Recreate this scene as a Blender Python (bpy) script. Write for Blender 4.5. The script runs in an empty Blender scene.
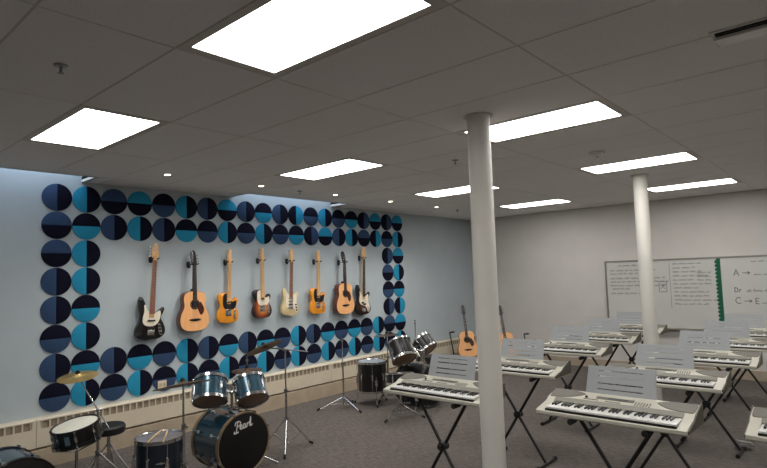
import bpy, bmesh, math, random
from mathutils import Vector, Matrix, Euler

random.seed(7)
S = bpy.context.scene
COL = S.collection
PI = math.pi

# ------------------------------------------------------------------ camera, world, exposure
CZ = 1.83                     # camera height above the carpet
cam_d = bpy.data.cameras.new('camera')
cam = bpy.data.objects.new('camera', cam_d)
COL.objects.link(cam)
F_PX, YAW, PITCH, ROLL = 550.2, -0.7218, 0.0753, -0.0333
cam_d.sensor_fit = 'HORIZONTAL'
cam_d.sensor_width = 36.0
cam_d.lens = F_PX / 767 * 36.0
cam_d.clip_start = 0.05
fw = Vector((math.sin(YAW) * math.cos(PITCH), math.cos(YAW) * math.cos(PITCH), math.sin(PITCH)))
r0 = Vector((math.cos(YAW), -math.sin(YAW), 0))
u0 = r0.cross(fw)
cr, sr = math.cos(ROLL), math.sin(ROLL)
rr = r0 * cr + u0 * sr
uu = -r0 * sr + u0 * cr
m = Matrix((rr, uu, -fw)).transposed().to_4x4()
m.translation = (0, 0, CZ)
cam.matrix_world = m
S.camera = cam

w = bpy.data.worlds.new('world')
S.world = w
w.use_nodes = True
w.node_tree.nodes['Background'].inputs[0].default_value = (0.6, 0.7, 0.85, 1)
w.node_tree.nodes['Background'].inputs[1].default_value = 0.3

S.view_settings.view_transform = 'Standard'
S.view_settings.look = 'None'
S.view_settings.gamma = 1.0
S.view_settings.use_curve_mapping = False
S.view_settings.exposure = 0.1
PANEL_EMIT = 12.5
DAY_EMIT = 5.3
SPOT_EMIT = 12.0
SPOT_WATT = 58.0


# ------------------------------------------------------------------ materials
def lin(c):
    return tuple(((v / 255) / 12.92 if v / 255 <= .04045 else ((v / 255 + .055) / 1.055) ** 2.4) for v in c)


MATS = {}


def mat(name, rgb, rough=.5, metal=0.0, var=0.0, scale=20.0, bump=0.0, bscale=None, coat=0.0, stretch=None, detail=4.0, spec=None):
    """procedural principled material, rgb in sRGB 0-255; var = albedo variation by noise"""
    if name in MATS:
        return MATS[name]
    mt = bpy.data.materials.new(name)
    mt.use_nodes = True
    nt = mt.node_tree
    b = nt.nodes['Principled BSDF']
    c = lin(rgb)
    b.inputs['Base Color'].default_value = (*c, 1)
    b.inputs['Roughness'].default_value = rough
    b.inputs['Metallic'].default_value = metal
    if spec is not None:
        b.inputs['Specular IOR Level'].default_value = spec
    if coat:
        b.inputs['Coat Weight'].default_value = coat
        b.inputs['Coat Roughness'].default_value = .08
    if var or bump:
        tc = nt.nodes.new('ShaderNodeTexCoord')
        mp = nt.nodes.new('ShaderNodeMapping')
        if stretch:
            mp.inputs['Scale'].default_value = stretch
        nt.links.new(tc.outputs['Object'], mp.inputs[0])
        nz = nt.nodes.new('ShaderNodeTexNoise')
        nz.inputs['Scale'].default_value = scale
        nz.inputs['Detail'].default_value = detail
        nt.links.new(mp.outputs[0], nz.inputs['Vector'])
        if var:
            rp = nt.nodes.new('ShaderNodeValToRGB')
            rp.color_ramp.elements[0].position = .3
            rp.color_ramp.elements[1].position = .7
            rp.color_ramp.elements[0].color = (*[max(0, v * (1 - var)) for v in c], 1)
            rp.color_ramp.elements[1].color = (*[min(1, v * (1 + var)) for v in c], 1)
            nt.links.new(nz.outputs[0], rp.inputs[0])
            nt.links.new(rp.outputs[0], b.inputs['Base Color'])
        if bump:
            n2 = nz
            if bscale:
                n2 = nt.nodes.new('ShaderNodeTexNoise')
                n2.inputs['Scale'].default_value = bscale
                n2.inputs['Detail'].default_value = 3
                nt.links.new(mp.outputs[0], n2.inputs['Vector'])
            bp = nt.nodes.new('ShaderNodeBump')
            bp.inputs['Strength'].default_value = bump
            bp.inputs['Distance'].default_value = .01
            nt.links.new(n2.outputs[0], bp.inputs['Height'])
            nt.links.new(bp.outputs[0], b.inputs['Normal'])
    MATS[name] = mt
    return mt


def emit(name, rgb, strength):
    mt = bpy.data.materials.new(name)
    mt.use_nodes = True
    nt = mt.node_tree
    nt.nodes.remove(nt.nodes['Principled BSDF'])
    e = nt.nodes.new('ShaderNodeEmission')
    e.inputs[0].default_value = (*lin(rgb), 1)
    e.inputs[1].default_value = strength
    nt.links.new(e.outputs[0], nt.nodes['Material Output'].inputs[0])
    return mt


def burst(name, inner, mid, outer, centre, size):
    """sunburst lacquer: radial in the guitar's own coordinates"""
    mt = bpy.data.materials.new(name)
    mt.use_nodes = True
    nt = mt.node_tree
    b = nt.nodes['Principled BSDF']
    tc = nt.nodes.new('ShaderNodeTexCoord')
    mp = nt.nodes.new('ShaderNodeMapping')
    mp.vector_type = 'TEXTURE'
    mp.inputs['Location'].default_value = centre
    mp.inputs['Scale'].default_value = size
    nt.links.new(tc.outputs['Object'], mp.inputs[0])
    gr = nt.nodes.new('ShaderNodeTexGradient')
    gr.gradient_type = 'SPHERICAL'
    nt.links.new(mp.outputs[0], gr.inputs[0])
    rp = nt.nodes.new('ShaderNodeValToRGB')
    e = rp.color_ramp.elements
    e[0].position = .1
    e[0].color = (*lin(outer), 1)
    e[1].position = .75
    e[1].color = (*lin(inner), 1)
    k = e.new(.35)
    k.color = (*lin(mid), 1)
    nt.links.new(gr.outputs[0], rp.inputs[0])
    nt.links.new(rp.outputs[0], b.inputs['Base Color'])
    b.inputs['Roughness'].default_value = .3
    b.inputs['Coat Weight'].default_value = .5
    return mt


M_WALL_BLUE = mat('paint_pale_blue', (172, 183, 188), .75, var=.03, scale=3, bump=.05, bscale=180)
M_WALL = mat('paint_warm_white', (206, 202, 197), .75, var=.03, scale=3, bump=.05, bscale=180)
M_TILE = mat('ceiling_tile_mineral', (232, 230, 228), .95, var=.04, scale=60, bump=.25, bscale=160)
M_GRID = mat('ceiling_grid_paint', (200, 196, 190), .6, var=.02, scale=8)
M_COLUMN = mat('column_paint', (214, 211, 203), .55, var=.03, scale=4, bump=.03, bscale=60)
M_HEAT = mat('heater_cream_enamel', (206, 195, 174), .45, var=.04, scale=5)
M_HEATBASE = mat('heater_base_enamel', (170, 155, 134), .6, var=.08, scale=6)
M_SLOT = mat('heater_inner_tan', (150, 136, 116), .8, var=.1, scale=30)  # darker tan than the cover, for the backing behind the slots
M_BASEB = mat('baseboard_beige', (176, 162, 142), .6, var=.05, scale=6)
M_NAVY = mat('felt_navy', (17, 18, 35), .95, spec=.12, var=.12, scale=90, bump=.3, bscale=300)
M_SLATE = mat('felt_slate_blue', (52, 72, 102), .95, spec=.12, var=.1, scale=90, bump=.3, bscale=300)
M_CYAN = mat('felt_cyan', (42, 138, 174), .95, spec=.12, var=.08, scale=90, bump=.3, bscale=300)
M_CHROME = mat('chrome', (205, 205, 205), .18, 1.0, var=.06, scale=14)
M_STEEL = mat('brushed_steel', (150, 150, 150), .32, 1.0, var=.08, scale=40)
M_BLACK = mat('black_plastic', (18, 18, 19), .45, var=.1, scale=30)
M_RUBBER = mat('black_rubber', (13, 13, 13), .85, var=.1, scale=30)
M_TUBE = mat('black_powder_coat', (16, 16, 17), .42, var=.1, scale=40)
M_TEAL = mat('drum_teal_lacquer', (22, 56, 72), .22, .25, var=.15, scale=6, coat=.6)
M_TEAL2 = mat('tom_blue_wrap', (54, 86, 102), .24, .45, var=.25, scale=18, coat=.6, stretch=(1, 1, .12))
M_DARKWRAP = mat('drum_midnight_wrap', (20, 32, 44), .28, .1, var=.15, scale=10, coat=.5)
M_DRUMBLK = mat('drum_black_wrap', (11, 11, 12), .34, .0, var=.15, scale=10, coat=.15)
M_HEADBLK = mat('drum_head_black', (7, 7, 8), .35, var=.1, scale=8)
M_HEADWHT = mat('drum_head_coated', (205, 203, 190), .8, var=.06, scale=9)
M_HEADCLR = mat('drum_head_smoky', (120, 118, 122), .22, var=.12, scale=5)
M_HEADBRN = mat('drum_head_resonant', (132, 106, 86), .3, var=.2, scale=5)  # brown puts the floor's reflection into the colour of the bottom heads
M_HEADPALE = mat('drum_head_grey_film', (150, 160, 168), .3, var=.1, scale=5)
M_HOOPWOOD = mat('maple_hoop', (126, 108, 80), .4, var=.12, scale=10, stretch=(1, 1, 6))
M_BRASS = mat('cymbal_bronze', (214, 182, 118), .42, 1.0, var=.18, scale=6)
M_BRASSD = mat('cymbal_dark_bronze', (112, 92, 74), .36, 1.0, var=.2, scale=6)
M_STICK = mat('hickory', (206, 172, 128), .55, var=.12, scale=30, stretch=(1, 1, .1))
M_KCREAM = mat('keyboard_champagne', (190, 187, 173), .42, .1, var=.02, scale=12)
M_KGREY = mat('keyboard_grey_mesh', (104, 101, 92), .6, .1, var=.14, scale=240)
M_KBAND = mat('keyboard_fallboard', (124, 121, 110), .5, var=.04, scale=20)
M_KSIDE = mat('keyboard_end_olive', (88, 85, 75), .5, var=.06, scale=20)
M_WKEY = mat('white_key_plastic', (214, 214, 210), .28, var=.01, scale=10)
M_BKEY = mat('black_key_plastic', (15, 15, 16), .3, var=.05, scale=10)
M_LCD = mat('keyboard_display', (96, 96, 92), .22, var=.15, scale=30)
M_BTN = mat('keyboard_buttons', (96, 94, 88), .5, var=.1, scale=30)
M_REST = mat('music_rest_grey_plastic', (158, 162, 164), .42, var=.02, scale=14)
M_BOARD = mat('whiteboard_enamel', (204, 204, 199), .25, var=.02, scale=2)
M_ALU = mat('aluminium_trim', (150, 147, 140), .4, .7, var=.04, scale=30)
M_INK = mat('marker_ink', (98, 98, 102), .7, var=.2, scale=60)
M_GREEN = mat('border_green_paper', (12, 92, 66), .8, var=.1, scale=30)
M_WHITEPL = mat('white_plastic', (222, 220, 214), .4, var=.02, scale=10)
M_OUTLET = mat('outlet_ivory', (206, 194, 168), .4, var=.03, scale=10)
M_SPRUCE = mat('spruce_top', (236, 174, 116), .3, var=.08, scale=8, stretch=(14, 1, .6), coat=.5)
M_MAHOG = mat('mahogany_side', (92, 42, 24), .32, var=.2, scale=10, stretch=(1, 1, 4), coat=.4)
M_MAPLE = mat('maple_neck', (216, 170, 116), .35, var=.08, scale=12, stretch=(6, 6, .4), coat=.3)
M_ROSE = mat('rosewood_board', (52, 36, 29), .5, var=.15, scale=14, stretch=(6, 6, .4))
M_ROSELT = mat('rosewood_reddish', (128, 84, 66), .5, var=.12, scale=14, stretch=(6, 6, .4))
M_BUTTER = mat('butterscotch_lacquer', (226, 146, 40), .25, var=.08, scale=7, stretch=(4, 1, .5), coat=.6)
M_GBLACK = mat('guitar_black_lacquer', (12, 12, 13), .2, var=.05, scale=5, coat=.6)
M_PEARL = mat('pickguard_mint_pearl', (226, 216, 196), .35, var=.06, scale=14)
M_PGBLK = mat('pickguard_black', (16, 15, 15), .3, var=.05, scale=10)
M_TORT = mat('pickguard_tortoise', (70, 26, 16), .3, var=.3, scale=24)
M_CREAMB = mat('weathered_cream_body', (206, 186, 142), .4, var=.2, scale=9, coat=.3)
M_VINYL = mat('black_vinyl', (15, 15, 16), .5, var=.1, scale=30, bump=.2, bscale=120)
M_PAPER = mat('grey_pedal_plastic', (132, 132, 128), .5, var=.04, scale=20)
M_LAMP = emit('panel_light', (255, 252, 248), PANEL_EMIT)
M_SPOT = emit('downlight_lens', (255, 238, 214), SPOT_EMIT)
M_DAY = emit('daylight_glazing', (214, 230, 252), DAY_EMIT)
M_BURST = burst('sunburst', (216, 140, 70), (140, 62, 28), (14, 9, 8), (0, 0, .15), (.165, .6, .2))
M_BURST2 = burst('dark_sunburst', (84, 40, 24), (32, 16, 12), (10, 8, 8), (0, 0, .17), (.2, .6, .24))

# carpet: fine loop pile streaks
M_CARPET = bpy.data.materials.new('carpet_loop_pile')
M_CARPET.use_nodes = True
nt = M_CARPET.node_tree
b = nt.nodes['Principled BSDF']
b.inputs['Roughness'].default_value = .95
tc = nt.nodes.new('ShaderNodeTexCoord')
mp = nt.nodes.new('ShaderNodeMapping')
mp.inputs['Scale'].default_value = (1, 5, 1)
nt.links.new(tc.outputs['Object'], mp.inputs[0])
n1 = nt.nodes.new('ShaderNodeTexNoise')
n1.inputs['Scale'].default_value = 11
n1.inputs['Detail'].default_value = 8
n1.inputs['Roughness'].default_value = .75
nt.links.new(mp.outputs[0], n1.inputs['Vector'])
rp = nt.nodes.new('ShaderNodeValToRGB')
rp.color_ramp.elements[0].position = .32
rp.color_ramp.elements[1].position = .68
rp.color_ramp.elements[0].color = (*lin((44, 41, 38)), 1)
rp.color_ramp.elements[1].color = (*lin((113, 104, 99)), 1)
nt.links.new(n1.outputs[0], rp.inputs[0])
nt.links.new(rp.outputs[0], b.inputs['Base Color'])
n2 = nt.nodes.new('ShaderNodeTexNoise')
n2.inputs['Scale'].default_value = 160
nt.links.new(tc.outputs['Object'], n2.inputs['Vector'])
bp = nt.nodes.new('ShaderNodeBump')
bp.inputs['Strength'].default_value = .5
bp.inputs['Distance'].default_value = .01
nt.links.new(n2.outputs[0], bp.inputs['Height'])
nt.links.new(bp.outputs[0], b.inputs['Normal'])


# ------------------------------------------------------------------ mesh helpers
class MB:
    """collects shapes; build() links them as one mesh object"""

    def __init__(self):
        self.v = []
        self.f = []

    def add(self, vs, fs, M=None):
        o = len(self.v)
        for p in vs:
            p = Vector(p)
            self.v.append(M @ p if M is not None else p)
        for q in fs:
            self.f.append([i + o for i in q])
        return self

    def box(self, x0, x1, y0, y1, z0, z1, M=None):
        return self.add([(x0, y0, z0), (x1, y0, z0), (x1, y1, z0), (x0, y1, z0), (x0, y0, z1), (x1, y0, z1), (x1, y1, z1), (x0, y1, z1)],
                        [(0, 3, 2, 1), (4, 5, 6, 7), (0, 1, 5, 4), (1, 2, 6, 5), (2, 3, 7, 6), (3, 0, 4, 7)], M)

    def lathe(self, prof, n=24, M=None, close=False):
        """prof: (r, z) list; caps where r == 0"""
        vs, rings = [], []
        for r, z in prof:
            if r <= 1e-6:
                rings.append([len(vs)])
                vs.append((0, 0, z))
            else:
                rings.append(list(range(len(vs), len(vs) + n)))
                vs += [(r * math.cos(2 * PI * i / n), r * math.sin(2 * PI * i / n), z) for i in range(n)]
        fs = []
        pairs = list(zip(rings, rings[1:]))
        if close:
            pairs.append((rings[-1], rings[0]))
        for a, b_ in pairs:
            for i in range(n):
                j = (i + 1) % n
                if len(a) == 1 and len(b_) == 1:
                    continue
                if len(a) == 1:
                    fs.append((a[0], b_[j], b_[i]))
                elif len(b_) == 1:
                    fs.append((a[i], a[j], b_[0]))
                else:
                    fs.append((a[i], a[j], b_[j], b_[i]))
        return self.add(vs, fs, M)

    def cyl(self, p0, p1, r0, r1=None, n=10, M=None):
        p0, p1 = Vector(p0), Vector(p1)
        r1 = r0 if r1 is None else r1
        d = p1 - p0
        Q = d.to_track_quat('Z', 'Y').to_matrix().to_4x4()
        Q.translation = p0
        L = d.length
        return self.lathe([(0, 0), (r0, 0), (r1, L), (0, L)], n, (M @ Q) if M is not None else Q)

    def tube(self, pts, r, n=8, M=None):
        for a, b_ in zip(pts, pts[1:]):
            self.cyl(a, b_, r, r, n, M)
        return self

    def ball(self, c, r, n=10, M=None, sq=1.0):
        k = 6
        prof = [(r * math.sin(PI * i / k), -r * sq * math.cos(PI * i / k)) for i in range(k + 1)]
        prof[0] = (0, -r * sq)
        prof[-1] = (0, r * sq)
        T = Matrix.Translation(c)
        return self.lathe(prof, n, (M @ T) if M is not None else T)

    def prism(self, out, a0, a1, axis='y', bev=0.0, M=None):
        """outline (p, q) extruded along axis from a0 to a1, optional bevelled a0 face.
        axis y: (x, z) outline; axis x: (y, z); axis z: (x, y)"""
        n = len(out)

        def put(p, q, a):
            return {'y': (p, a, q), 'x': (a, p, q), 'z': (p, q, a)}[axis]
        rings = []
        if bev:
            sg = 1 if a1 > a0 else -1
            rings.append((inset(out, bev), a0))
            rings.append((inset(out, bev * .3), a0 + sg * bev * .3))
            rings.append((out, a0 + sg * bev))
            rings.append((out, a1 - sg * bev))
            rings.append((inset(out, bev * .3), a1 - sg * bev * .3))
            rings.append((inset(out, bev), a1))
        else:
            rings = [(out, a0), (out, a1)]
        vs = []
        for o_, a in rings:
            vs += [put(p, q, a) for p, q in o_]
        fs = []
        for k in range(len(rings) - 1):
            for i in range(n):
                j = (i + 1) % n
                fs.append((k * n + i, k * n + j, (k + 1) * n + j, (k + 1) * n + i))
        fs.append(tuple(range(n))[::-1])
        fs.append(tuple(range((len(rings) - 1) * n, len(rings) * n)))
        return self.add(vs, fs, M)

    def mesh(self, name, material, smooth=35):
        me = bpy.data.meshes.new(name)
        bm = bmesh.new()
        vs = [bm.verts.new(p) for p in self.v]
        for q in self.f:
            try:
                bm.faces.new([vs[i] for i in q])
            except ValueError:
                pass
        bmesh.ops.recalc_face_normals(bm, faces=bm.faces)
        if smooth:
            lim = math.radians(smooth)
            for fc in bm.faces:
                fc.smooth = True
            for e in bm.edges:
                if len(e.link_faces) == 2 and e.calc_face_angle(0) > lim:
                    e.smooth = False
        bm.to_mesh(me)
        bm.free()
        me.materials.append(material)
        return me

    def build(self, name, material, parent=None, smooth=35):
        o = bpy.data.objects.new(name, self.mesh(name, material, smooth))
        COL.objects.link(o)
        o.parent = parent
        return o


def inset(out, d):
    n = len(out)
    area = sum(out[i][0] * out[(i + 1) % n][1] - out[(i + 1) % n][0] * out[i][1] for i in range(n))
    s = 1 if area > 0 else -1
    res = []
    for i in range(n):
        a, b_, c = Vector(out[i - 1]), Vector(out[i]), Vector(out[(i + 1) % n])
        e1, e2 = (b_ - a), (c - b_)
        if e1.length < 1e-9 or e2.length < 1e-9:
            res.append(out[i])
            continue
        e1.normalize()
        e2.normalize()
        n1_, n2_ = Vector((-e1.y, e1.x)) * s, Vector((-e2.y, e2.x)) * s
        k = n1_ + n2_
        if k.length < 1e-6:
            k = n1_
        k.normalize()
        f_ = d / max(.5, k.dot(n1_))
        res.append((b_.x + k.x * f_, b_.y + k.y * f_))
    return res


def smooth_loop(pts, sub=4):
    """closed Catmull-Rom through pts"""
    n = len(pts)
    out = []
    for i in range(n):
        p0, p1, p2, p3 = (Vector(pts[(i + k) % n]) for k in (-1, 0, 1, 2))
        for s in range(sub):
            t = s / sub
            q = .5 * ((2 * p1) + (-p0 + p2) * t + (2 * p0 - 5 * p1 + 4 * p2 - p3) * t * t + (-p0 + 3 * p1 - 3 * p2 + p3) * t ** 3)
            out.append((q.x, q.y))
    return out


def tag(o, label=None, cat=None, group=None, kind=None):
    if label:
        o['label'] = label
    if cat:
        o['category'] = cat
    if group:
        o['group'] = group
    if kind:
        o['kind'] = kind
    return o


def thing(name, label, cat, loc=(0, 0, 0), rot=(0, 0, 0), group=None):
    o = bpy.data.objects.new(name, None)
    o.empty_display_size = .1
    COL.objects.link(o)
    o.location = loc
    o.rotation_euler = rot
    return tag(o, label, cat, group)


def copy_tree(o, parent=None):
    c = o.copy()
    COL.objects.link(c)
    c.parent = parent
    for ch in list(o.children):
        copy_tree(ch, c)
    return c


def align(n, loc=(0, 0, 0), spin=0.0):
    """matrix whose local z points along n"""
    Q = Vector(n).normalized().to_track_quat('Z', 'Y').to_matrix().to_4x4()
    return Matrix.Translation(loc) @ Q @ Matrix.Rotation(spin, 4, 'Z')


def struct(o):
    o['kind'] = 'structure'
    return o


# ------------------------------------------------------------------ the room
XL, XR, YB, YF, H = -6.57, 3.6, 10.38, -4.2, 2.9865
HT = H + .5
PX = -6.2                                   # ceiling edge at the light wells
POCKETS = [(.50, 2.36), (4.31, 6.17)]
GX0, GY0, SX, SY = -1.2768, 1.9336, 1.2192, .6096

struct(MB().box(XL - .15, XR + .15, YF - .15, YB + .15, -.12, 0).build('floor', M_CARPET, smooth=0))
struct(MB().box(XL - .15, XL, YF, YB, 0, HT).build('wall_left', M_WALL_BLUE, smooth=0))
struct(MB().box(XL - .15, XR + .15, YB, YB + .15, 0, HT).build('wall_back', M_WALL, smooth=0))
struct(MB().box(XR, XR + .15, YF, YB, 0, HT).build('wall_right', M_WALL, smooth=0))
struct(MB().box(XL - .15, XR + .15, YF - .15, YF, 0, HT).build('wall_front', M_WALL, smooth=0))

# ceiling: backing slab, with every tile and grid runner as a piece of it
ceil = MB()
ceil.box(PX, XR, YF, YB, H + .03, H + .06)
segs = [(YF, POCKETS[0][0]), (POCKETS[0][1], POCKETS[1][0]), (POCKETS[1][1], YB)]
for a, b_ in segs:
    ceil.box(XL, PX, a, b_, H + .03, H + .06)
ceiling = struct(ceil.build('ceiling', M_TILE, smooth=0))

lights_at = {}
for k in (-2, 0, 2):
    for j in (-9, -5, -1, 3, 7, 11):
        if not (k == 2 and j < -1) and j > -9:
            lights_at[(k, j)] = True
G = .006
tile_me = MB().box(-SX / 2 + G, SX / 2 - G, -SY / 2 + G, SY / 2 - G, 0, .022).mesh('ceiling_tile', M_TILE, 0)


def tile(x0, x1, y0, y1, me=None):
    if me is None:
        me = MB().box(-(x1 - x0) / 2 + G, (x1 - x0) / 2 - G, -(y1 - y0) / 2 + G, (y1 - y0) / 2 - G, 0, .022).mesh('ceiling_tile', M_TILE, 0)
    o = bpy.data.objects.new('ceiling_tile', me)
    COL.objects.link(o)
    o.parent = ceiling
    o.location = ((x0 + x1) / 2, (y0 + y1) / 2, H)


xlines = [GX0 - k * SX for k in range(-4, 5)]        # right to left
ylines = [GY0 + j * SY for j in range(-10, 14)]
for k in range(-3, 5):
    xa, xb = GX0 - k * SX - SX, GX0 - k * SX
    xb = min(xb, XR)
    if k == 4:
        continue
    for j in range(-10, 14):
        ya, yb = GY0 + j * SY, min(GY0 + (j + 1) * SY, YB)
        if yb - ya < .05 or (k, j) in lights_at or xb - xa < .05:
            continue
        full = abs(xb - xa - SX) < 1e-4 and abs(yb - ya - SY) < 1e-4
        tile(xa, xb, ya, yb, tile_me if full else None)
XT = GX0 - 4 * SX                                       # last runner, by the light wells
for a, b_ in segs:
    cuts = [a] + [y for y in ylines if a + .1 < y < b_ - .1] + [b_]
    for y0, y1 in zip(cuts, cuts[1:]):
        tile(XL, XT, y0, y1)
for x in xlines:
    if x < XR:
        MB().box(x - .012, x + .012, YF, YB, H + .003, H + .03).build('grid_runner', M_GRID, ceiling, 0)
for y in ylines:
    if y < YB:
        MB().box(XT, XR, y - .012, y + .012, H + .0033, H + .03).build('grid_runner', M_GRID, ceiling, 0)

# light wells along the blue wall, each with a glazed top that lets daylight down
for n, (a, b_) in enumerate(POCKETS, 1):
    wl = MB()
    wl.box(PX, PX + .03, a, b_, H, HT)
    wl.box(XL, PX + .03, a - .03, a, H, HT)
    wl.box(XL, PX + .03, b_, b_ + .03, H, HT)
    wl.box(PX, XT - .012, a - .03, b_ + .03, H, H + .02)
    root = struct(wl.build('window_%d' % n, M_WHITEPL, None, 0))
    MB().box(XL, PX, a, b_, HT - .04, HT - .02).build('pane', M_DAY, root, 0)
    fr = MB()
    for q in (a + .02, (a + b_) / 2, b_ - .02):
        fr.box(XL, PX, q - .02, q + .02, HT - .07, HT - .04)
    fr.build('window_frame', M_WHITEPL, root, 0)

# baseboards
struct(MB().box(XL, XR, YB - .02, YB, 0, .15).build('baseboard_back', M_BASEB, smooth=0))

# pillars
for y, lb in ((3.49, 'white round pillar with keyboards on either side and an acoustic guitar behind it'),
              (7.31, 'white round pillar standing before the whiteboard')):
    root = thing('pillar', lb, 'pillar', (-2.10, y, 0), group='round pillars')
    MB().lathe([(0, 0), (.084, 0), (.084, H), (0, H)], 40).build('shaft', M_COLUMN, root)
    MB().lathe([(.0845, H - .008), (.108, H - .008), (.108, H - .001), (.0845, H - .001)], 40, close=True).build('collar', M_GRID, root)

# ------------------------------------------------------------------ ceiling fittings
IX, IY = .0625, .052
first = None
names = {(2, -1): 'flat square-edged ceiling light panel nearest the blue wall, beside a sprinkler',
         (0, -1): 'bright ceiling light panel in front of the near pillar, largest of its row',
         (2, 3): 'ceiling light panel level with the light well above the hanging guitars',
         (0, 3): 'ceiling light panel touching the top of the near pillar',
         (2, 7): 'ceiling light panel seen behind the near pillar, above the black drum kit',
         (0, 7): 'ceiling light panel between the smoke detector and the far pillar',
         (2, 11): 'ceiling light panel by the back wall above the floor-standing guitars',
         (0, 11): 'ceiling light panel by the back wall above the whiteboard'}
for (k, j) in lights_at:
    xa, xb, ya, yb = GX0 - k * SX - SX, GX0 - k * SX, GY0 + j * SY, GY0 + (j + 1) * SY
    if (k, j) in names:
        lb = names[(k, j)]
    else:
        lb = 'ceiling light panel in the part of the room away from the drums'
    if first is None:
        root = thing('ceiling_light', lb, 'ceiling light', group='ceiling light panels')
        hx, hy = SX / 2 - .004, SY / 2 - .004
        fr = MB()
        ix, iy = SX / 2 - IX, SY / 2 - IY
        for (x0, x1, y0, y1) in ((-hx, hx, -hy, -iy), (-hx, hx, iy, hy), (-hx, -ix, -iy, iy), (ix, hx, -iy, iy)):
            fr.box(x0, x1, y0, y1, 0, .028)
        fr.build('frame', M_GRID, root, 0)
        MB().box(-ix, ix, -iy, iy, .004, .024).build('diffuser', M_LAMP, root, 0)
        first = root
    else:
        root = copy_tree(first)
        root['label'] = lb
    root.location = ((xa + xb) / 2, (ya + yb) / 2, H)

first = None
for y, nm in ((2.865, 'over the black bass guitar'), (4.08, 'over the wall between the light wells'), (5.34, 'over the light well above the guitars'),
              (6.53, 'past the end of the light well'), (7.76, 'over the empty wall beyond the discs')):
    if first is None:
        root = thing('downlight', '', 'downlight', group='small downlights along the blue wall')
        MB().lathe([(.0305, 0), (.046, -.004), (.05, 0)], 20, close=True).build('trim_ring', M_WHITEPL, root)
        MB().lathe([(0, -.002), (.030, -.002), (.030, 0), (0, 0)], 20).build('lens', M_SPOT, root)
        ld = bpy.data.lights.new('downlight_lamp', 'SPOT')
        ld.energy = SPOT_WATT
        ld.color = (1, .95, .88)
        ld.spot_size = math.radians(122)
        ld.spot_blend = .75
        ld.shadow_soft_size = .03
        lo = bpy.data.objects.new('lamp', ld)
        COL.objects.link(lo)
        lo.parent = root
        lo.location = (0, 0, -.012)
        first = root
    else:
        root = copy_tree(first)
    root['label'] = 'small round recessed downlight ' + nm
    root.location = (-5.582, y, H - .0005)

first = None
for x, y, nm in ((-3.105, 1.01, 'before the light panel by the blue wall'), (-5.61, 4.72, 'between two small downlights'),
                 (-3.11, 4.685, 'behind the near pillar'), (-5.61, 8.45, 'near the far corner')):
    if first is None:
        root = thing('sprinkler', '', 'sprinkler', group='ceiling sprinklers')
        MB().lathe([(0, 0), (.036, 0), (.03, -.008), (.012, -.012), (0, -.012)], 20).build('escutcheon', M_STEEL, root)
        MB().cyl((0, 0, -.01), (0, 0, -.035), .007).box(-.011, .011, -.002, .002, -.042, -.034).build('nozzle', M_STEEL, root)
        MB().lathe([(0, -.043), (.016, -.043), (.016, -.041), (0, -.041)], 12).build('deflector', M_STEEL, root)
        first = root
    else:
        root = copy_tree(first)
    root['label'] = 'small metal sprinkler head on the ceiling ' + nm
    root.location = (x, y, H)

root = thing('smoke_detector', 'round white smoke detector on the ceiling between two light panels', 'smoke detector', (-1.96, 5.48, H))
MB().lathe([(0, 0), (.075, 0), (.075, -.012), (0, -.012)], 28).build('base', M_GRID, root)
MB().lathe([(0, -.012), (.058, -.012), (.05, -.036), (.03, -.044), (0, -.044)], 28).build('cover', M_WHITEPL, root)
MB().lathe([(0, -.044), (.012, -.044), (.010, -.056), (0, -.058)], 14).build('sensor', M_CHROME, root)

root = thing('air_vent', 'slim ceiling air diffuser with a dark slot and pale deflector', 'air vent', (-.22, 3.2, H))
MB().box(-.30, .30, -.10, .14, -.006, 0).build('frame', M_GRID, root, 0)
MB().box(-.28, .28, -.075, -.035, -.012, -.005).build('slot', M_RUBBER, root, 0)
MB().prism([(-.03, -.006), (.11, -.006), (.12, -.012), (-.03, -.026)], -.29, .29, 'x').build('deflector', M_WHITEPL, root, 0)

# ------------------------------------------------------------------ wall discs
CODE = {'a': ('V', 'B', 'N'), 'b': ('V', 'C', 'N'), 'c': ('H', 'B', 'N'), 'd': ('H', 'C', 'N'), 'e': ('H', 'N', 'B'), 'f': ('H', 'N', 'C'),
        'g': ('V', 'N', 'C'), 'h': ('V', 'N', 'B')}
ROWS = ['abcdebadafageb' + 'efhdhd',
        'cfabafebebefhd' + 'abcgeb',
        'cb' + '.' * 16 + 'hd', 'ab' + '.' * 16 + 'cb', 'af' + '.' * 16 + 'ef', 'eb' + '.' * 16 + 'hg',
        'afafebafafebaf' + 'efebcd',
        'ebebebebebebeb' + 'ebebeb']
WORD = {'N': 'navy', 'B': 'slate', 'C': 'cyan'}
FM = {'N': M_NAVY, 'B': M_SLATE, 'C': M_CYAN}
DR, DT, NS = .149, .014, 22


def half_mesh(a0, material):
    out = [(DR * math.cos(a0 + PI * i / NS), DR * math.sin(a0 + PI * i / NS)) for i in range(NS + 1)]
    # local: x out of the wall, (y, z) in the wall plane
    return MB().prism([(p, q) for p, q in out], 0, DT, 'x', bev=.002).mesh('half_disc', material, 40)


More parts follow.
